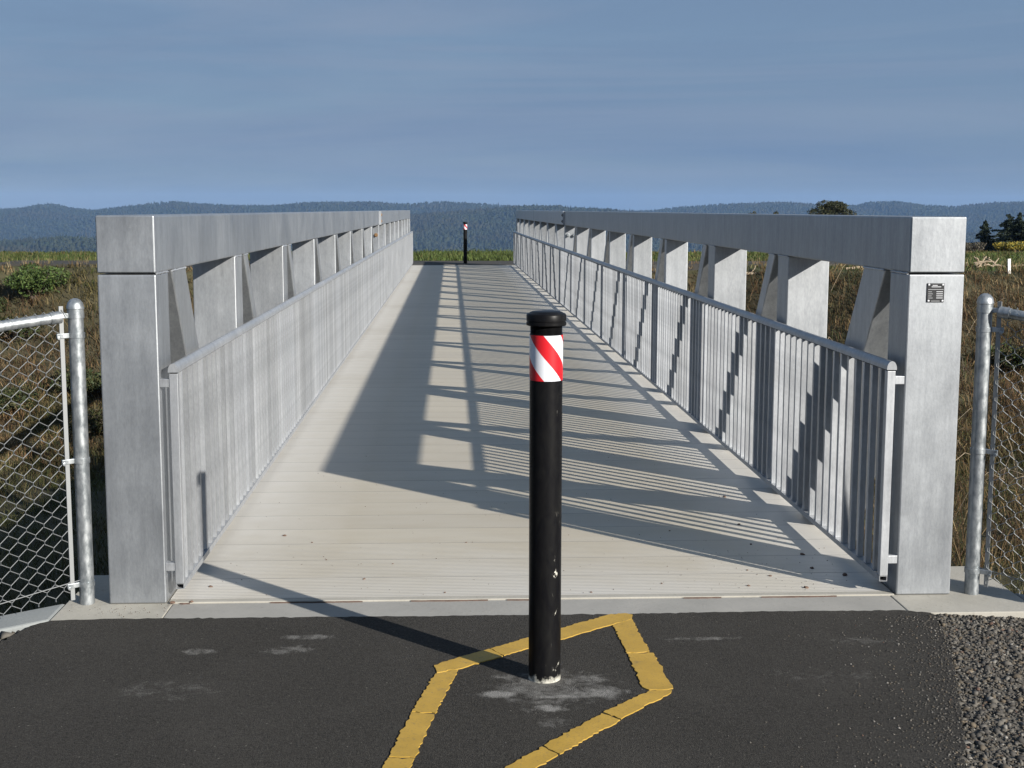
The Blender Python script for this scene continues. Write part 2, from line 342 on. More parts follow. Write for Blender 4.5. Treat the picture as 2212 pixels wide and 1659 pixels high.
F = np.stack([idx[:-1, :-1], idx[:-1, 1:], idx[1:, 1:], idx[1:, :-1]], -1).reshape(-1, 4)
g = link('ground', nmesh('ground', np.stack([GX, GY, GZ], -1).reshape(-1, 3), F, groundcol(GX, GY).reshape(-1, 3), True), M_GROUND)
tag(g, 'bare earth and turf of the ravine, bluff and valley floor', 'ground', kind='structure')

# ------------------------------------------------------------------ wooded hills
BACK = [(-3600, 25), (-2318, 9.3), (-2077, -1.5), (-1852, 4.6), (-1739, 12.3), (-1683, 23.7), (-1635, 27.6), (-1598, 20.1), (-1552, 8.9), (-1448, -.4), (-1382, 11.1), (-1287, 22.6), (-1211, 32.3), (-1136, 38.1), (-1060, 30.7), (-946, 23.3), (-775, 18), (-680, 23.8), (-603, 31.6), (-489, 35.7), (-374, 37.8), (-201, 30.5), (-105, 34.5), (-28, 38.5), (49, 34.9), (126, 29.3), (242, 23.8), (436, 14.5), (631, 7.2), (748, 1.6), (865, 5.7), (944, 17.4), (1061, 25.4), (1218, 35.3), (1336, 39.4), (1415, 39.6), (1534, 30.2), (1712, 28.6), (1771, 42.3), (1870, 44.4), (1990, 29.1), (2030, 27.3), (2110, 21.6), (2209, 31.5), (2269, 37.5), (2433, 43.6), (2810, 54.2), (3115, 31.3), (4200, 30)]
MID = [(-1300, -150), (-651, -64.5), (-378, -36.8), (-158, -11.9), (-34, -2.1), (63, 4.9), (145, 11.9), (201, 17.5), (270, 17.6), (312, 17.7), (340, 13.6), (409, 11), (465, 7), (521, 1.6), (619, -10.6), (872, -28.2), (1155, -48.7), (1583, -62.1), (2400, -90)]
LEFT = [(-2200, -40), (-1253, -52), (-1109, -58.7), (-963, -62.6), (-905, -58.6), (-836, -52.6), (-768, -54.5), (-670, -62.3), (-552, -70.1), (-414, -76), (-75, -90.8), (328, -95.7), (1359, -97.5), (2000, -100)]
def ridge(name, crest, D, depth, gul, seed, spacing, label):
    cx = np.array([p[0] for p in crest], float); cz = np.array([p[1] for p in crest], float) - 13   # the canopy adds the rest
    def rz(x, v):                                          # v: 0 foot .. 1 crest .. 1.35 behind
        top = np.interp(x, cx, cz)
        s = np.where(v < 1, 1-(1-np.clip(v, 0, 1))**1.7, 1-(v-1)*.9)
        sp = (fbm(x/260+v*.6, v*1.3, seed, 4)-.5)*2*gul*np.clip(v*(1-v)*4, 0, 1)
        return -209 + (top+209)*s + sp
    xs = np.linspace(cx[0], cx[-1], 240); vv = np.linspace(0, 1.35, 28)
    X, V = np.meshgrid(xs, vv); Z = rz(X, V); Y = D - depth + depth*V
    n, mm = len(xs), len(vv); ix = np.arange(n*mm).reshape(mm, n)
    F = np.stack([ix[:-1, :-1], ix[:-1, 1:], ix[1:, 1:], ix[1:, :-1]], -1).reshape(-1, 4)
    col = np.tile(np.array((.018, .027, .012)), (n*mm, 1))
    h = link('hill', nmesh(name, np.stack([X, Y, Z], -1).reshape(-1, 3), F, col, True), M_FOREST)
    tag(h, label, 'hill', kind='structure')
    # trees: eight-sided spindles, the view side only
    fov = .46*D + 150
    nx = int(2*fov/spacing); nv = int(depth*1.08/spacing)
    A, B = np.meshgrid(np.linspace(max(-fov, cx[0]), min(fov*1.15, cx[-1]), nx), np.linspace(.12, 1.08, nv))
    A = (A + rng.uniform(-.5, .5, A.shape)*spacing).ravel(); B = (B + rng.uniform(-.5, .5, B.shape)*spacing/depth).ravel()
    z0 = rz(A, B); y0 = D-depth+depth*B
    keep = z0 > 1.6-.040*(y0+5.4)-14; A, B, z0, y0 = A[keep], B[keep], z0[keep], y0[keep]
    N = len(A); con = rng.random(N) < .45*(.4+1.2*fbm(A/300, B*4, seed+5))
    Hh = np.where(con, rng.uniform(9, 16, N), rng.uniform(8, 12, N))*np.where(rng.random(N) < .06, 1.25, 1.); W = np.where(con, Hh*rng.uniform(.22, .3, N), Hh*rng.uniform(.42, .6, N))
    k = 5; ang = np.arange(k)*2*math.pi/k
    ph = rng.uniform(0, 6.28, N)[:, None]; jit = rng.uniform(.75, 1.25, (N, 2*k))
    lo = np.stack([A[:, None]+W[:, None]*np.cos(ang+ph)*jit[:, :k], y0[:, None]+W[:, None]*np.sin(ang+ph)*jit[:, :k], (z0+Hh*.25)[:, None]+0*ang], -1)
    rr = np.where(con, .45, .72)[:, None]*W[:, None]; hi = np.stack([A[:, None]+rr*np.cos(ang+ph+.6)*jit[:, k:], y0[:, None]+rr*np.sin(ang+ph+.6)*jit[:, k:], (z0+Hh*np.where(con, .58, .78))[:, None]+0*ang], -1)
    tip = np.stack([A+rng.uniform(-1, 1, N), y0, z0+Hh], -1)[:, None]
    V = np.concatenate([lo, hi, tip], 1); per = 2*k+1
    f = []
    for i in range(k):
        j = (i+1) % k; f += [(i, j, k+j), (i, k+j, k+i), (k+i, k+j, 2*k)]
    F = (np.array(f)[None] + (np.arange(N)*per)[:, None, None]).reshape(-1, 3)
    base = np.array((.017, .028, .012)); alt = np.array((.030, .036, .015)); br = np.array((.042, .034, .019))
    w = rng.random(N)[:, None]; w2 = sstep(.5, .75, fbm(A/180, B*6, seed+9))[:, None]
    c = base*(1-w)+alt*w; c = c*(1-.45*w2)+br*.45*w2; c = np.where(con[:, None], c*.8, c)
    C = np.repeat(c, per, 0)
    t = link('forest', nmesh(name+'_forest', V.reshape(-1, 3), F, C, True), M_FOREST)
    return t
t = ridge('back_ridge', BACK, 5600, 1300, 26, 31, 17, 'pale blue forested ridge along the whole skyline')
tag(t, 'hazy woods covering the farthest ridge on the skyline', 'forest', kind='stuff')
t = ridge('mid_ridge', MID, 4000, 1000, 24, 47, 12, 'darker wooded hill filling the gap at the end of the bridge')
tag(t, 'darker blue green woods on the hill seen over the bridge deck', 'forest', kind='stuff')
t = ridge('low_ridge', LEFT, 2900, 500, 9, 63, 11, 'low wooded spur just above the grass bank')
tag(t, 'low dark band of woods just above the grassy bluff edge', 'forest', kind='stuff')

# ------------------------------------------------------------------ path, abutment, wings, gravel
def ragged(pts, step, amp, seed):
    out = []; rr = random.Random(seed)
    for a, b in zip(pts, pts[1:]+pts[:1]):
        a = Vector(a); b = Vector(b); n = max(1, int((b-a).length/step)); d = (b-a).normalized(); q = Vector((-d.y, d.x))
        for i in range(n):
            p = a + (b-a)*i/n
            if i: p += q*rr.gauss(0, amp*.55) + d*rr.uniform(-.3, .3)*step
            out.append((p.x, p.y))
    return out
edge = [(-1.99, -.29), (-1.93, -.225), (-1.72, -.208), (-1.2, -.217), (-.5, -.222), (.3, -.226), (1.0, -.215), (1.48, -.222), (1.58, -.26), (1.56, -.42), (1.50, -.68), (1.40, -1.0), (1.27, -1.4), (1.16, -1.7), (1.0, -2.2), (.85, -3), (.8, -4.2), (.8, -14), (-4.5, -14), (-4.5, -4.0), (-3.4, -1.8), (-2.25, -.80), (-2.04, -.50)]
o = MB().prism(ragged(edge, .022, .006, 3), 2, -.075, 0).build('asphalt_path', M_ASPH)
tag(o, 'dark asphalt path leading up to the bridge', 'path', kind='structure')
o = MB().prism(ragged([(-9, 34.0), (-2.2, 33.9), (2.2, 33.9), (9, 34.0), (14, 35.2), (14, 37.1), (8, 36.6), (2, 36.9), (-4, 37.1), (-14, 37.2), (-14, 34.8)], .3, .03, 5), 2, -.30, -.004).build('asphalt_path', M_ASPH2)
tag(o, 'dark asphalt strip crossing beyond the far end of the bridge', 'path', kind='structure')

ab = empty('bridge_abutment', (0, 0, 0), 'pale concrete abutment sill between the asphalt and the ribbed deck', 'abutment')
MB().prism([(-1.94, .45), (-1.94, -.245), (-1.503, -.245), (-1.50, .45)], 2, -1.6, -.0045, .004).build('sill', M_CONC, ab)
MB().prism([(1.50, .45), (1.503, -.245), (2.04, -.245), (2.04, .45)], 2, -1.6, -.0045, .004).build('sill', M_CONC, ab)
MB().prism([(-1.498, .45), (-1.501, -.245), (1.501, -.245), (1.498, .45)], 2, -1.6, -.006, .004).build('threshold', M_CONCW, ab)
for k, (x0, x1, seed) in enumerate(((-1.1, -.72, 1), (-.52, -.2, 2), (.62, .78, 3), (.95, 1.27, 4), (-1.47, -1.43, 5), (-.12, .02, 6))):
    rr = random.Random(seed); n = max(3, int((x1-x0)/.02)); top = [(x0+(x1-x0)*i/n, -.004+rr.uniform(-.001, .003)) for i in range(n+1)]
    bot = [(x0+(x1-x0)*i/n, -.006-rr.uniform(0, .006)*math.sin(math.pi*(i+.3)/(n+.6))) for i in range(n+1)]
    MB().prism(top+bot[::-1], 2, -.02, -.001).build('joint_sealant', M_SEAL, ab)
dL = Vector((-.79, -.613)); dR = Vector((.74, -.673))
def wing(a, f, d, label, ln=3.2):
    b = (a[0]+d.x*ln, a[1]+d.y*ln); c = (f[0]+d.x*ln, f[1]+d.y*ln)
    o = MB().prism([a, b, c, f], 2, -1.6, -.004, .01).build('wing_wall', M_WING); return tag(o, label, 'wall', 'concrete wing walls')
wing((-1.944, .03), (-1.944, -.20), dL, 'grey concrete wing wall curb under the chain link fence beside the plain post')
wing((2.044, .03), (2.044, -.24), dR, 'grey concrete wing wall curb beside the coarse gravel')
o = MB().prism([(-2.2, 33.4), (2.2, 33.4), (2.2, 33.9), (-2.2, 33.9)], 2, -2.4, -.012, .01).build('far_abutment', M_CONC)
tag(o, 'concrete sill at the far end of the deck before the crossing path', 'abutment')

# gravel shoulders: a bed sheet and loose stones
def redge(y): return np.interp(-np.asarray(y), [.2, .26, .42, .68, 1.0, 1.4, 1.7, 2.2, 3, 4.2], [1.56, 1.58, 1.56, 1.50, 1.40, 1.27, 1.16, 1.0, .85, .8])
def bedz(x, y): return -.012 - .055*np.clip(x-redge(y), 0, 1.3) + .012*(fbm(x*6, y*6, 77)-.5)
ys = np.linspace(-4.0, -.15, 60); ts = np.linspace(0, 1, 34); Yb, Tb = np.meshgrid(ys, ts, indexing='ij')
Xb = redge(Yb) - .03 + Tb*2.3; Zb = bedz(Xb, Yb); ix = np.arange(Xb.size).reshape(Xb.shape)
wl = lambda x, y: (y - (-.24)) - (np.maximum(x, 2.044)-2.044)*(dR.y/dR.x)        # >0 behind the wing's front face
ok = (wl(Xb, Yb) < .1)
F = np.stack([ix[:-1, :-1], ix[1:, :-1], ix[1:, 1:], ix[:-1, 1:]], -1).reshape(-1, 4); F = F[ok.ravel()[F].all(1)]
bedc = np.array((.12, .108, .09))*(.7+.6*fbm(Xb*9, Yb*9, 5)[..., None])
o = link('gravel_shoulder', nmesh('gravel_shoulder', np.stack([Xb, Yb, Zb], -1).reshape(-1, 3), F, bedc.reshape(-1, 3), True), M_STONE); tag(o, 'grey brown gravel bed beside the asphalt', 'gravel', kind='structure')
def stones(P, size, seed):
    bm = bmesh.new(); bmesh.ops.create_icosphere(bm, subdivisions=1, radius=1); bv = np.array([v.co for v in bm.verts]); bf = np.array([[v.index for v in f.verts] for f in bm.faces]); bm.free()
    r = np.random.default_rng(seed); N = len(P); nb = len(bv)
    V = bv[None]*r.uniform(.45, 1.3, (N, nb, 1)); V = V*np.stack([r.uniform(.7, 1.3, N), r.uniform(.6, 1.1, N), r.uniform(.4, .8, N)], -1)[:, None]
    a = r.uniform(0, 6.28, N); ca, sa = np.cos(a)[:, None], np.sin(a)[:, None]; t = r.uniform(-.6, .6, N)[:, None]
    x, y, z = V[..., 0], V[..., 1], V[..., 2]; y, z = y*np.cos(t)-z*np.sin(t), y*np.sin(t)+z*np.cos(t); x, y = x*ca-y*sa, x*sa+y*ca
    V = np.stack([x, y, z], -1)*size[:, None, None] + P[:, None]
    pal = np.array([(.105, .097, .085), (.078, .073, .066), (.135, .125, .108), (.098, .082, .062), (.22, .21, .19), (.06, .056, .052), (.13, .105, .075), (.12, .075, .056)])
    pk = r.choice(len(pal), N, p=[.28, .22, .14, .14, .05, .11, .045, .015]); c = pal[pk]*r.uniform(.7, 1.25, (N, 1))
    return V.reshape(-1, 3), (bf[None]+(np.arange(N)*nb)[:, None, None]).reshape(-1, 3), np.repeat(c, nb, 0)
N = 30000; y = rng.uniform(-3.2, -.2, N); off = np.abs(rng.normal(0, .75, N)); x = redge(y) - .015 + off
k = (wl(x, y) < -.01) & (x < 3.4); x, y = x[k], y[k]; sz = np.clip(rng.lognormal(math.log(.0056), .45, len(x)), .003, .018)
strays = 1500; xs_ = rng.uniform(0, 1, strays); yy = rng.uniform(-2.0, -.3, strays); xx = redge(yy) - rng.exponential(.13, strays); 
P = np.concatenate([np.stack([x, y, bedz(x, y)+sz*.25], -1), np.stack([xx, yy, np.full(strays, .001)], -1)]); S = np.concatenate([sz, rng.uniform(.0018, .005, strays)])
# left corner pocket between asphalt and wing
N2 = 1500; y = rng.uniform(-1.8, -.25, N2); x = np.interp(-y, [.25, .5, .78, 1.8], [-1.96, -2.04, -2.25, -3.4]) - np.abs(rng.normal(0, .16, N2))
k = (y+.20) < (x+1.944)*(dL.y/dL.x) - .01; x, y = x[k], y[k]; s3 = np.clip(rng.lognormal(math.log(.012), .4, len(x)), .005, .028)
P = np.concatenate([P, np.stack([x, y, np.full(len(x), -.055)+s3*.3+rng.uniform(0, .03, len(x))], -1)]); S = np.concatenate([S, s3])
V, F, C = stones(P, S, 4)
o = link('gravel', nmesh('gravel', V, F, C), M_STONE); tag(o, 'loose crushed stone along the edges of the asphalt', 'gravel', kind='stuff')

# yellow thermoplastic marking round the bollard
mk = empty('road_marking', (0, 0, 0), 'yellow five sided outline of taped strips around the foot of the near black bollard', 'marking')
STR = [[(-.414, -.812), (-.333, -.739), (-.214, -.642), (-.166, -.722), (-.328, -.853), (-.403, -.888)], [(-.209, -.638), (.272, -.246), (.345, -.228), (.372, -.248), (.362, -.30), (.279, -.368), (-.161, -.718)],
       [(.278, -.379), (.362, -.306), (.373, -.700), (.289, -.706)], [(.291, -.718), (.386, -.712), (.398, -1.075), (.380, -1.083), (.315, -1.086), (.296, -1.06)],
       [(.315, -1.096), (.390, -1.094), (.384, -1.115), (.187, -1.340), (.137, -1.281)], [(.130, -1.290), (.183, -1.349), (-.030, -1.606), (-.073, -1.541)], [(-.079, -1.550), (-.036, -1.613), (-.255, -1.885), (-.325, -1.86)], [(-.33, -1.868), (-.262, -1.893), (-.50, -2.19), (-.575, -2.17)],
       [(-.407, -.899), (-.329, -.863), (-.404, -1.268), (-.480, -1.249)], [(-.483, -1.259), (-.407, -1.278), (-.460, -1.612), (-.537, -1.604)], [(-.539, -1.614), (-.462, -1.622), (-.520, -1.98), (-.60, -1.97)], [(-.60, -1.98), (-.522, -1.99), (-.505, -2.20), (-.60, -2.26)]]
for i, pts in enumerate(STR):
    MB().prism(ragged(pts, .014, .0050, 40+i), 2, -.002, .0035).build('strip', M_YEL, mk)

# ------------------------------------------------------------------ the bridge
W, T, H, LEN = 1.525, .232, 1.584, 33.33
PN = LEN/16
br = empty('truss_footbridge', (0, 0, 0), 'long silver aluminium truss footbridge with ribbed deck and picket railings', 'bridge')
HC = H - T                                                   # underside of the top chord
def sx(s, a, b): return (s*a, s*b)
for s in (-1, 1):
    a, b = sx(s, W, W+T)
    half = LEN/2
    c1 = MB().box((a, 0.0, HC+.003), (b, half-.004, H), .007).build('top_chord', M_AL, br)
    c2 = MB().box((a, half+.004, HC+.003), (b, LEN, H), .007).build('top_chord', M_AL, br)
    MB().box((a+s*.004, -.003, HC+.007), (b-s*.004, .004, H-.004), .002).build('end_cap', M_AL, c1)
    MB().box((a-s*.0015, 24.99, HC+.006), (a+s*.01, 25.005, H-.003)).build('weld_seam', M_DARK, c2)
    # mid-span splice flanges and bolts
    for dy in (-.018, .006): MB().box((a-s*.034, half+dy, HC+.004), (a+s*.01, half+dy+.012, H-.003), .001).build('splice_flange', M_RAIL if s < 0 else M_AL, c1)
    for zz_ in (HC+.065, H-.065):
        o = MB().lathe([(0, 0), (.020, 0), (.022, .004), (.022, .045), (.030, .047), (.030, .075), (0, .077)], 6); me = o.mesh('splice_bolt')
        q = link('splice_bolt', me, M_RUST if s < 0 else M_DARK, c2, (a-s*.020, half+.019, zz_)); q.rotation_euler.x = -math.pi/2  # right-hand bolts are coloured dark to stand in for their shade
    for y0 in (0, LEN-T): MB().box((a, y0, -.003), (b, y0+T, HC-.003), .006).build('end_post', M_AL, br)
    MB().box((a, 0, -.93), (b, LEN, -.70), .006).build('bottom_chord', M_AL, br)
    for y0 in (0, LEN-T): MB().box((a+s*.003, y0+.003, -.695), (b-s*.003, y0+T-.003, -.006)).build('end_post_foot', M_AL, br)
    vm = {}
    for k in range(1, 16):
        yc = k*PN; big = k in (1, 2, 14, 15)
        if big not in vm:
            ty, tx = (T, T) if big else (.085, .192)
            vm[big] = MB().box((0, -ty/2, -.699), (s*tx, ty/2, HC+.001), .005).mesh('vertical')
        if k == 8:
            for d in (-1, 1): MB().box((a, yc+d*.006, -.699), (a+s*.192, yc+d*.085, HC+.001), .005).build('vertical', M_AL, br)
            for xo in (.05, .15):
                q = link('splice_bolt', MB().lathe([(.034, 0), (.034, .004), (.024, .006), (.024, .05), (0, .05)], 6).mesh('splice_bolt'), M_RUST if s < 0 else M_GALV, br, (s*(W+xo), yc-.085, HC-.16)); q.rotation_euler.x = math.pi/2
            continue
        link('vertical', vm[big], M_SP, br, (a, yc, 0))
    # diagonals: from the top beside one vertical to the bottom of the next, mirrored about mid-span; the end ones are heavier
    dm = {}
    for k in range(16):
        fwd = k < 8; q_ = k if fwd else 15-k
        ta, w_, dx = (.305, .30, T) if q_ == 0 else ((.20, .145, .16) if q_ < 3 else (.13, .145, .16))
        e1 = PN-.07
        p = [(ta, HC+.001), (ta+w_, HC+.001), (e1, -.699), (e1-w_, -.699)]
        key = (ta, fwd)
        if key not in dm:
            q = p if fwd else [(PN-u, v) for u, v in p]
            dm[key] = MB().prism(q, 0, s*.001, s*(dx-.001), .005).mesh('diagonal')
        link('diagonal', dm[key], M_SP, br, (a, k*PN, 0))
    for y0, y1 in ((.012, T-.01), (.315, .60), (PN-T/2+.01, PN+T/2-.01), (PN+.21, PN+.34), (2*PN-T/2+.01, 2*PN+T/2-.01), (2*PN+.21, 2*PN+.34)):
        rr = random.Random(int(y0*1000)+s); n = int((y1-y0)/.008)
        MB().tube([(a-s*.0005, y0+(y1-y0)*i/n, HC+.0005+rr.uniform(-.001, .001)) for i in range(n+1)], [.0045*rr.uniform(.7, 1.25) for i in range(n+1)], 6).build('weld_bead', M_RAIL, br)
    # railing
    rl = MB()
    xi, xo_ = W-.073, W-.039                                  # rail tube faces
    for (z0, z1, y0, y1, x0, x1) in ((.056, .059, .0, LEN, xi, xo_), (.077, .080, .0, LEN, xi, xo_), (.059, .077, 0, LEN, xi, xi+.003), (.059, .077, 0, LEN, xo_-.003, xo_)):
        rl.box((s*x0, y0+.004, z0), (s*x1, y1-.004, z1))
    rail = rl.build('railing', M_RAIL, br)                    # the hollow bottom tube carries the rest
    hw, hh = .0205, .036; cxr = W-.056
    prof = [(s*cxr+hw*math.cos(t), .956+hh*(math.sin(t)**.8 if math.sin(t) > 0 else 0)) for t in np.linspace(0, math.pi, 11)]
    m_ = MB(); m_.prism([(p[0], p[1]) for p in prof], 1, -.004, LEN+.004); hr = m_.build('handrail', M_RAIL, rail)
    MB().box((s*(cxr-.014), .004, .951), (s*(cxr+.014), LEN-.004, .9555)).build('handrail_gap_shade', M_RUST if False else M_DARK, hr)  # dark strip painting the shaded gap beneath the handrail
    for y0 in (0, LEN-.034): MB().box((s*xi, y0, .0805), (s*xo_, y0+.034, .9505), .002).build('rail_post', M_RAIL, rail)
    pm = MB().box((-.0125, -.0125, 0), (.0125, .0125, .870)).mesh('picket'); pm.materials.append(M_RAIL)
    pitch = .1148; npk = int((LEN-.12)/pitch); rest = MB()
    for i in range(npk):
        yy = .105 + i*pitch; lean = .0
        if i < 148: 
            o = link('picket', pm, None, rail, (s*cxr, yy, .0805))
            if (s > 0 and i == 33): o.rotation_euler.x = .006
        else: rest.box((s*cxr-.0125, yy-.0125, .0805), (s*cxr+.0125, yy+.0125, .9505))
    o = rest.build('picket', M_RAIL, rail); o['kind'] = 'stuff'
    bm_ = MB().box((0, -.017, -.017), (s*.0395, .017, .017), .002).mesh('bracket'); bm_.materials.append(M_RAIL)
    for k in range(17):
        yk = .020 if k == 0 else (LEN-.020 if k == 16 else k*PN)
        for zz_ in (.912, .150): link('bracket', bm_, None, rail, (s*xo_, yk, zz_))
# deck
df = MB()
for x in (-1.3, -.45, .45, 1.3): df.box((x-.06, .06, -.30), (x+.06, LEN-.06, -.056))
for k in range(17):
    y = min(max(k*PN, .14), LEN-.14); df.box((-1.521, y-.055, -.52), (1.521, y+.055, -.302))
deck = df.build('deck', M_AL, br)
PW = .3015; npl = int(LEN/PW); y0 = .012
MB().box((-1.519, .002, -.055), (1.519, .0455, .001), .003).build('edge_angle', M_CONC, deck)
y0 = .047; npl = int((LEN-y0-.01)/PW)
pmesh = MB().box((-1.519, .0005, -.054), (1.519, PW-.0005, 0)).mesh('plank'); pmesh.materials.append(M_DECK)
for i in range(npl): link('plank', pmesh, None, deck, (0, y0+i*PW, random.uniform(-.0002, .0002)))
# builder's plate on the right end post
pl = MB().box((1.602, -.0035, 1.235), (1.674, .0005, 1.313), .001).build('nameplate', M_PLB, br)
for x in (1.609, 1.667):
    for z in (1.241, 1.307): o = link('rivet', MB().lathe([(.0048, 0), (.0042, .002), (0, .003)], 10).mesh('rivet'), M_PLS, pl, (x, -.0035, z)); o.rotation_euler.x = math.pi/2
def pstrip(x0, x1, z0, z1): MB().box((x0, -.0046, z0), (x1, -.0030, z1)).build('raised_line', M_PLS, pl)
pstrip(1.624, 1.645, 1.303, 1.306); pstrip(1.620, 1.660, 1.297, 1.300); pstrip(1.606, 1.670, 1.287, 1.2885)
for k in range(4): pstrip(1.641, 1.668, 1.277-k*.0085, 1.2800-k*.0085); pstrip(1.607, 1.622+.004*(k % 2), 1.2775-k*.0085, 1.2790-k*.0085)
pstrip(1.620, 1.656, 1.2395, 1.241)

# ------------------------------------------------------------------ bollards
def bollard(loc, rz, label):
    r = .0555; b = empty('bollard', loc, label, 'bollard', 'striped bollards closing the bridge to vehicles', rz)
    MB().lathe([(0, -.2), (r, -.2), (r, 1.197), (r-.003, 1.2)], 48).build('post', M_BLK, b)
    pr = [(r-.002, 1.196)]
    for i in range(7): z = 1.1985+i*.0042; pr += [(r-.0005, z), (r-.003, z+.0021)]
    cap = MB().lathe([(.045, 1.226), (.0655, 1.226), (.0672, 1.229), (.0672, 1.237), (.0650, 1.2385), (.0650, 1.2405), (.0668, 1.242), (.0672, 1.260), (.0650, 1.2645), (.0625, 1.2665), (.058, 1.2675), (.054, 1.2705), (.048, 1.273), (.030, 1.2745), (0, 1.275)], 48).build('cap', M_BLK, b)
    MB().lathe(pr, 48).build('thread', M_BLK, cap)
    MB().lathe([(r, 1.0428), (.0565, 1.043), (.0565, 1.195), (r, 1.1952)], 64).build('reflective_sleeve', M_SLV, b)
    return b
bollard((-.030, -.950, 0), 0, 'black steel bollard with red and white band, inside the yellow marking')
bollard((.075, 34.80, -.03), R(12), 'black steel bollard with red and white band on the path beyond the far deck end')

# ------------------------------------------------------------------ chain link fences
def fence(px, d, label, slope=0.):
    f = empty('chain_link_fence', (px, .02, -.004 if px < 0 else .012), label, 'fence', 'chain link fences flanking the bridge')
    d = Vector((d.x, d.y, 0)).normalized(); LN = 2.6; rot = math.atan2(d.y, d.x)
    def P(t, z, o=0): return Vector((d.x*t - d.y*o, d.y*t + d.x*o, z + slope*t))
    for t0 in (0, LN):
        c = P(t0, 0); ps = MB().lathe([(.0302, -.3), (.0302, 1.215)], 28, c).build('post', M_GALV, f)
        MB().lathe([(.0302, 1.178), (.0325, 1.178), (.0325, 1.214), (.0345, 1.216), (.0345, 1.222), (.030, 1.240), (.019, 1.253), (.008, 1.258), (0, 1.2585)], 28, c).build('post_cap', M_GALV, ps)
        sg = 1 if t0 == 0 else -1
        zs = (1.190, 1.11, .60, .085)
        for z in zs:
            MB().lathe([(.0305, z-.010), (.0335, z-.010), (.0335, z+.010), (.0305, z+.010)], 24, c).build('tension_band', M_GALV, ps)
            m_ = MB().box((.028, -.006, -.010), (.082, .006, .010), .002); me = m_.mesh('tension_band')
            q = link('band_clip', me, M_GALV, ps, P(t0, z)); q.rotation_euler.z = rot if sg > 0 else rot+math.pi
            q = link('carriage_bolt', MB().lathe([(.0085, 0), (.0075, .004), (0, .006)], 10).mesh('carriage_bolt'), M_GALV, ps, P(t0+sg*.074, z, -.0065 if d.x > 0 else .0065)); q.rotation_euler = (math.pi/2, 0, rot if d.x > 0 else rot+math.pi)
        m_ = MB().box((-.009, -.003, .03), (.009, .003, 1.235), .001); q = link('tension_bar', m_.mesh('tension_bar'), M_WIRE, f, P(t0+sg*.060, 0)); q.rotation_euler.z = rot
    tr = MB().tube([P(.075, 1.192), P(LN-.075, 1.192)], .021, 18).build('top_rail', M_GALV, f)
    for a_, b_ in ((.062, .105), (LN-.105, LN-.062)): MB().tube([P(a_, 1.192), P(b_, 1.192)], .0245, 18).build('rail_end_cup', M_GALV, tr)
    MB().tube([P(.03+t*(LN-.06), .105+.012*math.sin(t*40)*(t*(1-t))-.03*t*(1-t)) for t in np.linspace(0, 1, 40)], .002, 5).build('tension_wire', M_WIRE, f)
    fab = MB(); ph, pv = .0355, .0355; n = int((LN-.12)/ph); nzv = int(1.15/pv)
    for i in range(n):
        pts = []
        for j in range(nzv+1):
            z = .05 + j*pv; t = .060 + i*ph + ph*((i+j) % 2) ; side = 1 if (i+j) % 2 else -1
            bow = .004*side
            for e in (-.006, .006): pts.append(P(t + (-.003 if (i+j) % 2 else .003)*0, z+e, bow*.8))
        fab.tube(pts, .0016, 4)
    for i in range(n+1):                                    # twisted selvage above the rail
        t = .060+i*ph; fab.tube([P(t-.018, 1.194, .022), P(t, 1.221, .006), P(t+.016, 1.198, -.022)], .0016, 4)
    fab.build('wire_mesh', M_WIRE, f)
    return f
fence(-1.853, dL, 'galvanised chain link fence on the angled wing wall beside the end post without a nameplate', -.10)
fence(1.857, dR, 'galvanised chain link fence on the angled wing wall beside the end post with the nameplate', -.13)

# ------------------------------------------------------------------ deck debris
def clod(x, y, r, z=0):
    r *= .75
    rr = random.Random(int((x*7.3+y*3.1)*1000)); bm = bmesh.new(); bmesh.ops.create_icosphere(bm, subdivisions=2, radius=1)
    for v in bm.verts: v.co = Vector((v.co.x*r*1.3, v.co.y*r, max(-.2, v.co.z)*r*.75))*rr.uniform(.75, 1.2)
    me = bpy.data.meshes.new('dirt_clod'); bm.to_mesh(me); bm.free(); o = link('dirt_clod', me, M_DIRT, None, (x, y, z+r*.15)); o.rotation_euler.z = rr.uniform(0, 6)
    return tag(o, 'small brown clod of dirt lying on the ribbed deck or its sill', 'dirt', 'dirt clods on the deck')
for x, y, r in ((-1.385, .225, .010), (-1.18, 1.12, .011), (-1.03, .98, .006), (-.735, .32, .008), (.24, .08, .007), (.93, .15, .009), (1.17, .11, .013), (1.10, .86, .009), (1.30, .66, .013), (1.28, .42, .012), (1.395, .30, .015), (1.19, 1.93, .013), (1.13, 1.27, .010), (-.62, .57, .005), (.56, .2, .006), (-.93, .65, .005), (-.38, .10, .006), (-.28, .95, .006), (.75, 1.15, .007), (-1.50, -.006, .012), (-1.425, .004, .010), (1.06, .30, .009), (.98, .4, .006)): clod(x, y, r)
N = 420; x = np.concatenate([rng.uniform(-1.45, 1.45, 260), rng.normal(1.1, .22, 90), rng.normal(-1.65, .1, 70)]); y = np.concatenate([np.abs(rng.normal(0, 2.2, 260))+.06, np.abs(rng.normal(.05, .5, 90))+.06, rng.normal(-.1, .05, 70)])
y = np.where(x < -1.5, np.clip(y, -.19, -.02), y); k = x < 1.46; x, y = x[k], y[k]; s = rng.uniform(.0010, .0028, len(x))
V, F, C = stones(np.stack([x, y, np.full(len(x), .0015)], -1), s, 9); C = C*0+np.array((.11, .07, .045))*rng.uniform(.5, 1.3, (len(C), 1))
o = link('dirt_crumbs', nmesh('dirt_crumbs', V, F, C), M_STONE); tag(o, 'fine brown crumbs of dirt scattered over deck and sill', 'dirt', kind='stuff')

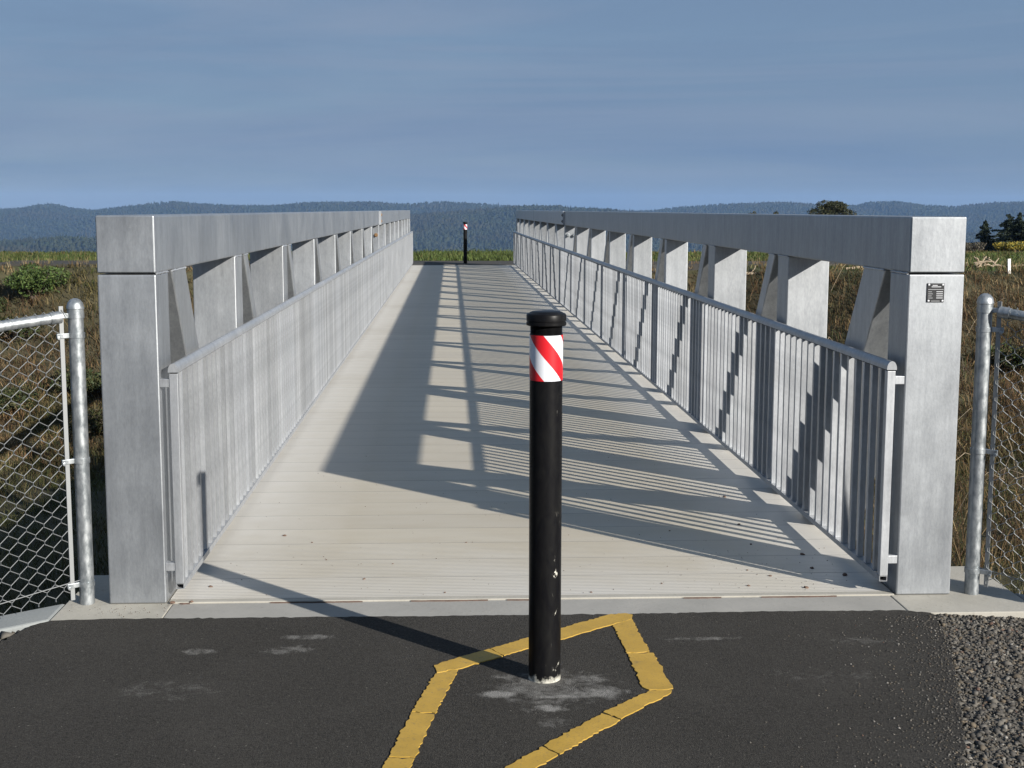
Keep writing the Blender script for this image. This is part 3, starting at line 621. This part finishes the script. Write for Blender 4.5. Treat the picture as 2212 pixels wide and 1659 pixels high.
# ------------------------------------------------------------------ grass and weeds
def blades(P, per, hgt, wid, spread, lean, pal, wts, seed, cvar=.35, patch=.5):
    r = np.random.default_rng(seed); N = len(P); n = N*per
    hgt = np.broadcast_to(hgt, (N,)); wid = np.broadcast_to(wid, (N,))
    B = np.repeat(P, per, 0) + np.concatenate([r.normal(0, 1, (n, 2))*np.repeat(hgt*spread, per)[:, None], np.zeros((n, 1))], 1)
    Hh = np.repeat(hgt, per)*r.uniform(.45, 1.15, n); Wd = np.repeat(wid, per)*r.uniform(.6, 1.3, n)
    a = r.uniform(0, 6.28, n); d = np.stack([np.cos(a), np.sin(a), 0*a], -1); f = r.uniform(0, 6.28, n); q = np.stack([np.cos(f), np.sin(f), 0*f], -1)
    ln = (r.uniform(.1, 1, n)*lean)[:, None]; up_ = np.array((0, 0, 1.))
    mid = B + Hh[:, None]*(.55*up_ + .35*ln*d); tip = B + Hh[:, None]*((1-.35*ln)*up_*.95 + 1.0*ln*d)
    w = Wd[:, None]*q*.5; V = np.stack([B-w, B+w, mid+w*.8, mid-w*.8, tip], 1)
    F = (np.array([(0, 1, 2), (0, 2, 3), (3, 2, 4)])[None] + (np.arange(n)*5)[:, None, None]).reshape(-1, 3)
    pal = np.array(pal); ck = pal[r.choice(len(pal), N, p=wts)]*(.45+1.15*fbm(P[:, 0]*.55, P[:, 1]*.55, seed+60))[:, None]
    gp = sstep(.52, .68, fbm(P[:, 0]*.3, P[:, 1]*.3, seed+80))[:, None]*patch; ck = ck*(1-gp) + np.array((.055, .075, .02))*gp
    c = np.repeat(ck, per, 0)*r.uniform(1-cvar, 1+cvar, (n, 1))
    return V.reshape(-1, 3), F, np.repeat(c, 5, 0)
def scatter(n, x0, x1, y0, y1, seed, dens=None):
    r = np.random.default_rng(seed); x = r.uniform(x0, x1, n); y = r.uniform(y0, y1, n)
    if dens is not None:
        k = r.random(n) < dens(x, y); x, y = x[k], y[k]
    return np.stack([x, y, height(x, y)-.01], -1)
def yfar(x): return 34.1 - 3.6*sstep(6, 12, x)
clear = lambda x, y: (np.abs(x) > 2.3) | (y > 37.2) | (y < -50)
GREEN = [(.055, .082, .020), (.075, .10, .027), (.042, .06, .017), (.105, .10, .035), (.15, .125, .055)]
DRY = [(.16, .105, .050), (.11, .065, .032), (.23, .165, .085), (.055, .034, .02), (.065, .066, .024), (.045, .054, .017)]
OLIVE = [(.085, .085, .032), (.06, .07, .022), (.12, .10, .045), (.07, .05, .025), (.15, .125, .06)]
def add(name, parts, label, cat):
    off = 0; VV = []; FF = []; CC = []
    for V, F, C in parts: VV.append(V); FF.append(F+off); CC.append(C); off += len(V)
    o = link(name, nmesh(name, np.concatenate(VV), np.concatenate(FF), np.concatenate(CC)), M_GRASS); return tag(o, label, cat, kind='stuff')
far_ok = lambda x, y: ((y > yfar(x)+.5) & ((y > 37.25) | (np.abs(x) > 14) | (y < 33.7)) & (np.abs(x) > 2.4)) | (y > 37.25)
Pg = scatter(15000, -20, 24, 30.5, 50, 1, far_ok); Pv = scatter(2600, -4, 5, 37.2, 45, 2); Pd = scatter(2600, 8, 46, 44, 88, 3); Pt = scatter(2200, -20, 24, 29.5, 36.5, 4, lambda x, y: (np.abs(y-yfar(x)-.8) < 1.6)*(np.abs(x) > 2.4)*fbm(x*.5, y*.5, 8))
add('green_grass', [blades(Pg, 7, rng.uniform(.10, .24, len(Pg)), .022, .45, .8, GREEN, [.25, .22, .2, .17, .16], 1), blades(Pv, 8, rng.uniform(.12, .34, len(Pv)), .03, .45, .9, GREEN, [.34, .36, .18, .1, .02], 2),
    blades(Pd, 6, rng.uniform(.15, .3, len(Pd)), .05, .9, .8, [GREEN[0], GREEN[3], DRY[0], DRY[2]], [.35, .2, .3, .15], 3), blades(Pt, 9, rng.uniform(.2, .4, len(Pt)), .018, .3, .7, [DRY[2], (.30, .24, .13), DRY[0]], [.5, .3, .2], 4)],
    'short green weeds and turf on the flat ground beyond the ravine', 'grass')
bank = lambda x, y: (y < yfar(x)+.2)*(np.abs(x) > 2.0)*(.35+.9*fbm(x*.45, y*.45, 14))
Pb = scatter(26000, -20, 24, 22.5, 35.5, 5, bank); hb = .10+.42*sstep(.8,-1.5,Pb[:,1]-yfar(Pb[:,0]))*fbm(Pb[:, 0]*.6, Pb[:, 1]*.6, 15)
Pc = scatter(3000, 2.4, 16, 14, 33, 6, bank)
add('dry_bracken', [blades(Pb, 9, hb, .017, .6, 1.5, DRY, [.26, .24, .12, .16, .12, .10], 5), blades(Pc, 10, rng.uniform(.4, .9, len(Pc)), .014, .35, 1.5, DRY, [.3, .28, .14, .2, .05, .03], 6)],
    'tangled brown dry bracken and grass on the far side of the ravine', 'bracken')
Pf = scatter(14000, -16, 22, 5.5, 25, 7, lambda x, y: (.45+.7*fbm(x*.35, y*.35, 16))); hf = .18+.35*fbm(Pf[:, 0]*.5, Pf[:, 1]*.5, 17)
Pn = scatter(2600, -8, 8, -2.0, 6.5, 8, lambda x, y: (np.abs(x) > 1.9)*(y > .9-.78*np.clip(np.abs(x)-1.95, 0, 6)))
add('ravine_grass', [blades(Pf, 11, hf*.8, .014, .7, 1.3, OLIVE, [.3, .25, .2, .13, .12], 7), blades(Pn, 9, rng.uniform(.15, .38, len(Pn)), .007, .45, .9, OLIVE, [.3, .25, .2, .1, .15], 8)],
    'olive brown rough grass on the ravine floor seen through the fences', 'grass')
# arching bramble canes on the right bank
bc = MB(); rr = random.Random(8)
for i in range(170):
    x = rr.uniform(2.6, 15); y = rr.uniform(16, 30.5); z = float(height(x, y)); a = rr.uniform(0, 6.28); l = rr.uniform(.8, 2.0); hh_ = rr.uniform(.5, 1.1)
    bc.tube([(x+math.cos(a)*l*t, y+math.sin(a)*l*t, z+hh_*4*t*(1-t)*(1.1-.3*t)) for t in (0, .25, .5, .75, 1)], [.008, .007, .006, .005, .003], 3, False)
o = bc.build('bramble_canes', M_WOOD); tag(o, 'thin pale arching bramble canes among the brown bracken', 'bramble', kind='stuff')

# ------------------------------------------------------------------ shrubs and trees
def leafcloud(n, fn, size, pal, seed, elong=1.4):
    r = np.random.default_rng(seed); P, ns = fn(n, r); n = len(P)
    a = r.normal(0, 1, (n, 3)); a /= np.linalg.norm(a, axis=1)[:, None]; b = np.cross(a, r.normal(0, 1, (n, 3))); b /= np.linalg.norm(b, axis=1)[:, None]
    s = (size*r.uniform(.6, 1.3, n))[:, None]
    V = np.stack([P-a*s*elong, P+b*s*.6, P+a*s*elong, P-b*s*.6], 1).reshape(-1, 3)
    F = np.arange(n*4).reshape(-1, 4); pal = np.array(pal); c = pal[r.integers(0, len(pal), n)]*r.uniform(.7, 1.3, (n, 1))
    return V, F, np.repeat(c, 4, 0)
def lobes(cs, dens=.55):
    cs = np.array(cs)                                     # x,y,z,rx,ry,rz
    def fn(n, r):
        k = r.choice(len(cs), n, p=(cs[:, 3]**2)/np.sum(cs[:, 3]**2)); u = r.normal(0, 1, (n, 3)); u /= np.linalg.norm(u, axis=1)[:, None]
        rad = r.uniform(.5, 1.05, n)**.6
        return cs[k, :3] + u*rad[:, None]*cs[k, 3:], None
    return fn
def shrub(x, y, w, h, pal, label, name='shrub', group=None, n=2600, leaf=.035, seed=1):
    z = float(height(x, y)); e = empty(name, (x, y, z), label, 'shrub', group); r = random.Random(seed)
    cs = [(r.uniform(-.55, .55)*w, r.uniform(-.45, .45)*w, h*r.uniform(.3, .8), w*r.uniform(.2, .42), w*r.uniform(.2, .42), h*r.uniform(.16, .28)) for _ in range(12)]
    st = MB()
    for c in cs: st.tube([(0, 0, -.05), (c[0]*.4, c[1]*.4, c[2]*.5), (c[0], c[1], c[2])], [.03*h, .02*h, .008*h], 5, False)
    st.build('stem', M_BARK, e); link('foliage', nmesh('foliage', *leafcloud(n, lobes(cs), leaf, pal, seed)), M_LEAF, e)
GSH = [(.045, .075, .018), (.06, .10, .025), (.035, .055, .015), (.08, .11, .03)]
shrub(-12.2, 33.0, 1.2, 1.05, GSH, 'bright leafy green bush high on the far bank behind the fence', n=4200, seed=2)
shrub(-13.6, 32.4, 1.3, .9, [(.03, .042, .014), (.045, .055, .018)], 'low dark green bush beside the brighter one on the bank', n=2600, seed=3)
shrub(-8.1, 30.4, .9, .6, [(.05, .065, .02), (.09, .075, .03)], 'small olive bush on the bank close to the bridge post', n=1800, seed=4)
shrub(-8.6, 26.6, .9, .7, [(.05, .04, .02), (.045, .05, .018)], 'brownish low bush at the foot of the far bank', n=1800, seed=5)
for i, (x, y, w, h) in enumerate(((-15.2, 29.4, 1.5, 1.2), (-13.9, 28.2, 1.3, .9), (-9.4, 28.6, 1.2, .8), (-7.0, 29.2, 1.2, .8), (-11.6, 27.6, 1.4, .8), (-6.0, 30.6, 1.0, .6), (-12.4, 31.6, 1.1, .6), (-4.4, 29.6, 1.1, .7))):
    shrub(x, y, w, h, [[(.03, .042, .015), (.05, .05, .02)], [(.045, .036, .018), (.03, .035, .014)]][i % 2], 'low dark tangled thicket bush among the bracken of the far bank', 'thicket_bush', 'thicket bushes on the far bank', 2200, .04, 30+i)
shrub(13.8, 27.2, 1.1, .8, [(.05, .07, .02), (.07, .06, .03)], 'green brown low bush on the bank below the pale stake', n=2200, seed=6)
shrub(9.2, 29.0, 1.0, .55, [(.06, .09, .025), (.05, .06, .02)], 'small green bush on the bank seen under the silver top chord', n=1800, seed=7)
YB = [(.28, .21, .03), (.16, .15, .03), (.09, .10, .025), (.34, .26, .04)]
shrub(41.0, 90, 2.2, 1.0, YB, 'yellow flowering bush in front of the small conifers', 'flowering_bush', n=3600, leaf=.07, seed=8)
shrub(43.9, 91, 2.2, 1.05, YB, 'yellow flowering bush further along from the grey brush', 'flowering_bush', n=3600, leaf=.07, seed=9)
shrub(38.9, 96, 1.9, 1.0, [(.07, .065, .05), (.055, .05, .035), (.09, .08, .06)], 'grey leafless brush beside the yellow bush', 'brush', n=2400, leaf=.06, seed=10)
shrub(36.2, 98, 1.6, .9, [(.06, .055, .04), (.05, .05, .03)], 'low grey brush half hidden by the end post', 'brush', n=1800, leaf=.06, seed=12)
def roundtree(x, y, top, w, label, seed, n=9000, name='tree'):
    z = float(height(x, y)); h = top-z; e = empty(name, (x, y, z), label, 'tree'); r = random.Random(seed)
    tk = MB(); tk.tube([(0, 0, -.2), (.05, 0, h*.25), (-.05, .05, h*.5), (0, 0, h*.8)], [w*.06, w*.05, w*.035, w*.012], 8)
    cs = []
    for i in range(26):
        a = r.uniform(0, 6.28); u = math.sqrt(r.random()); q = r.random(); zc = h*(.36+.52*q); rad = w*.5*math.sqrt(max(.05, 1-((q-.35)/.75)**2))*.8
        c = (math.cos(a)*u*rad, math.sin(a)*u*rad, zc, w*r.uniform(.10, .18), w*r.uniform(.10, .18), h*r.uniform(.06, .105)); cs.append(c)
        tk.tube([(0, 0, h*.3), (c[0]*.5, c[1]*.5, (h*.35+zc)*.5), (c[0], c[1], zc)], [w*.02, w*.014, w*.005], 5, False)
    tk.build('trunk', M_BARK, e); link('crown', nmesh('crown', *leafcloud(n, lobes(cs), .085, [(.028, .034, .014), (.04, .045, .017), (.022, .026, .012), (.055, .05, .02)], seed)), M_LEAF, e)
roundtree(41.8, 140, 3.05, 7.4, 'dark round topped tree standing above the silver top chord', 3, 11000)
roundtree(35.2, 150, 1.72, 2.6, 'small dark tree whose tip just shows over the top chord', 6, 3000)
roundtree(37.5, 150, 1.80, 2.2, 'tiny dark tree tip between the round tree and its smaller neighbour', 9, 2600)
def conifer(x, y, top, w, label, seed):
    z = float(height(x, y)); h = top-z; e = empty('conifer', (x, y, z), label, 'tree', 'small conifers at the edge of the field'); r = random.Random(seed)
    MB().tube([(0, 0, -.2), (0, 0, h*.5), (.02, 0, h)], [.10, .06, .008], 7).build('trunk', M_BARK, e)
    VV = []; rr = np.random.default_rng(seed); lv = 36
    for i in range(lv):
        q = (i+r.uniform(.1, .9))/lv; zc = h*(.05+.94*q); rad = (w*.5*(1-q)**.75+.04)*r.uniform(.6, 1.15); nb = r.randint(5, 9) if q < .8 else 3
        for b in range(nb):
            a = r.uniform(0, 6.28); L = rad*r.uniform(.35, 1.3); nn = int(10+70*L); ri = r.uniform(-.1, .35)
            t = rr.uniform(.05, 1, nn); px_ = np.cos(a)*L*t; py_ = np.sin(a)*L*t; pz_ = zc + L*(ri*t-.2*t*t) + rr.normal(0, .035, nn)
            sp = rr.normal(0, .13, nn)*L*(1-.5*t); VV.append(np.stack([px_-np.sin(a)*sp, py_+np.cos(a)*sp, pz_], -1))
    P = np.concatenate(VV); link('crown', nmesh('crown', *leafcloud(len(P), lambda n, r_: (P, None), .06, [(.022, .034, .02), (.034, .048, .026), (.016, .024, .015)], seed, 1.7)), M_LEAF, e)
conifer(47.3, 105, 1.45, 4.6, 'dark conifer behind the yellow bush with a pointed tip', 1)
conifer(50.2, 104, 2.6, 5.4, 'taller dark conifer farthest out along the field edge', 2)
conifer(45.6, 108, .75, 2.6, 'slim young conifer beside the grey brush', 3)
conifer(49.4, 112, 1.3, 4.4, 'dark conifer squeezed between the two taller conifers', 4)

# brush pile and stake on the right bank
bp = empty('brush_pile', (14.9, 32.2, float(height(14.9, 32.2))), 'heap of pale dead branches lying in the green field', 'brush pile'); rr = random.Random(4)
for i in range(16):
    a = rr.uniform(0, 3.14); l = rr.uniform(.2, .5); cx_, cy_ = rr.gauss(0, .22), rr.gauss(0, .15); z = .05+.28*rr.random()*max(0, 1-abs(cx_)*2); tl = rr.uniform(-.12, .2)
    MB().tube([(cx_-math.cos(a)*l*.5, cy_-math.sin(a)*l*.3, z-tl), (cx_, cy_, z+.04), (cx_+math.cos(a)*l*.5, cy_+math.sin(a)*l*.3, z+tl)], [.02, .026, .012], 5).build('branch', M_WOOD, bp)
for i, (x, y) in enumerate(((8.2, 32.9), (11.3, 31.9), (16.6, 33.2))):
    lo = empty('dead_branch', (x, y, float(height(x, y))), ('pale dead log showing under the silver top chord', 'pale dead branch lying near the crest of the bank', 'pale dead branch lying past the heap of branches')[i], 'branch')
    a = rr.uniform(-.3, .3); MB().tube([(-.55, -.1, .04), (0, 0, .07), (.5, a*.5, .06)], [.035, .045, .02], 7).build('limb', M_WOOD, lo); MB().tube([(.1, 0, .07), (.25, .1, .2), (.3, .18, .3)], [.02, .015, .006], 5).build('twig', M_WOOD, lo)
zs_ = float(height(15.0, 30.7)); st = empty('marker_stake', (15.0, 30.7, zs_), 'short leaning white painted stake on the bank behind the fence', 'stake'); st.rotation_euler = (0, R(-4), R(20))
MB().prism([(-.05, -.015), (.05, -.015), (.05, .015), (-.05, .015)], 2, -.1, .36, .004).build('board', M_STAKE, st)

# ------------------------------------------------------------------ haze
hz = MB().box((-7050, -2550, -211), (7050, 8560, 95)).mesh('haze')
hm = bpy.data.materials.new('haze'); hm.use_nodes = True; t = hm.node_tree; t.nodes.clear()
v = t.nodes.new('ShaderNodeVolumePrincipled'); v.inputs['Color'].default_value = (.32, .56, 1, 1); v.inputs['Density'].default_value = 5.6e-5; v.inputs['Anisotropy'].default_value = 0
oo = t.nodes.new('ShaderNodeOutputMaterial'); t.links.new(v.outputs[0], oo.inputs['Volume'])
o = link('haze', hz, hm); tag(o, 'thin blue haze in the air over the valley', 'haze', kind='stuff'); o.display_type = 'WIRE'
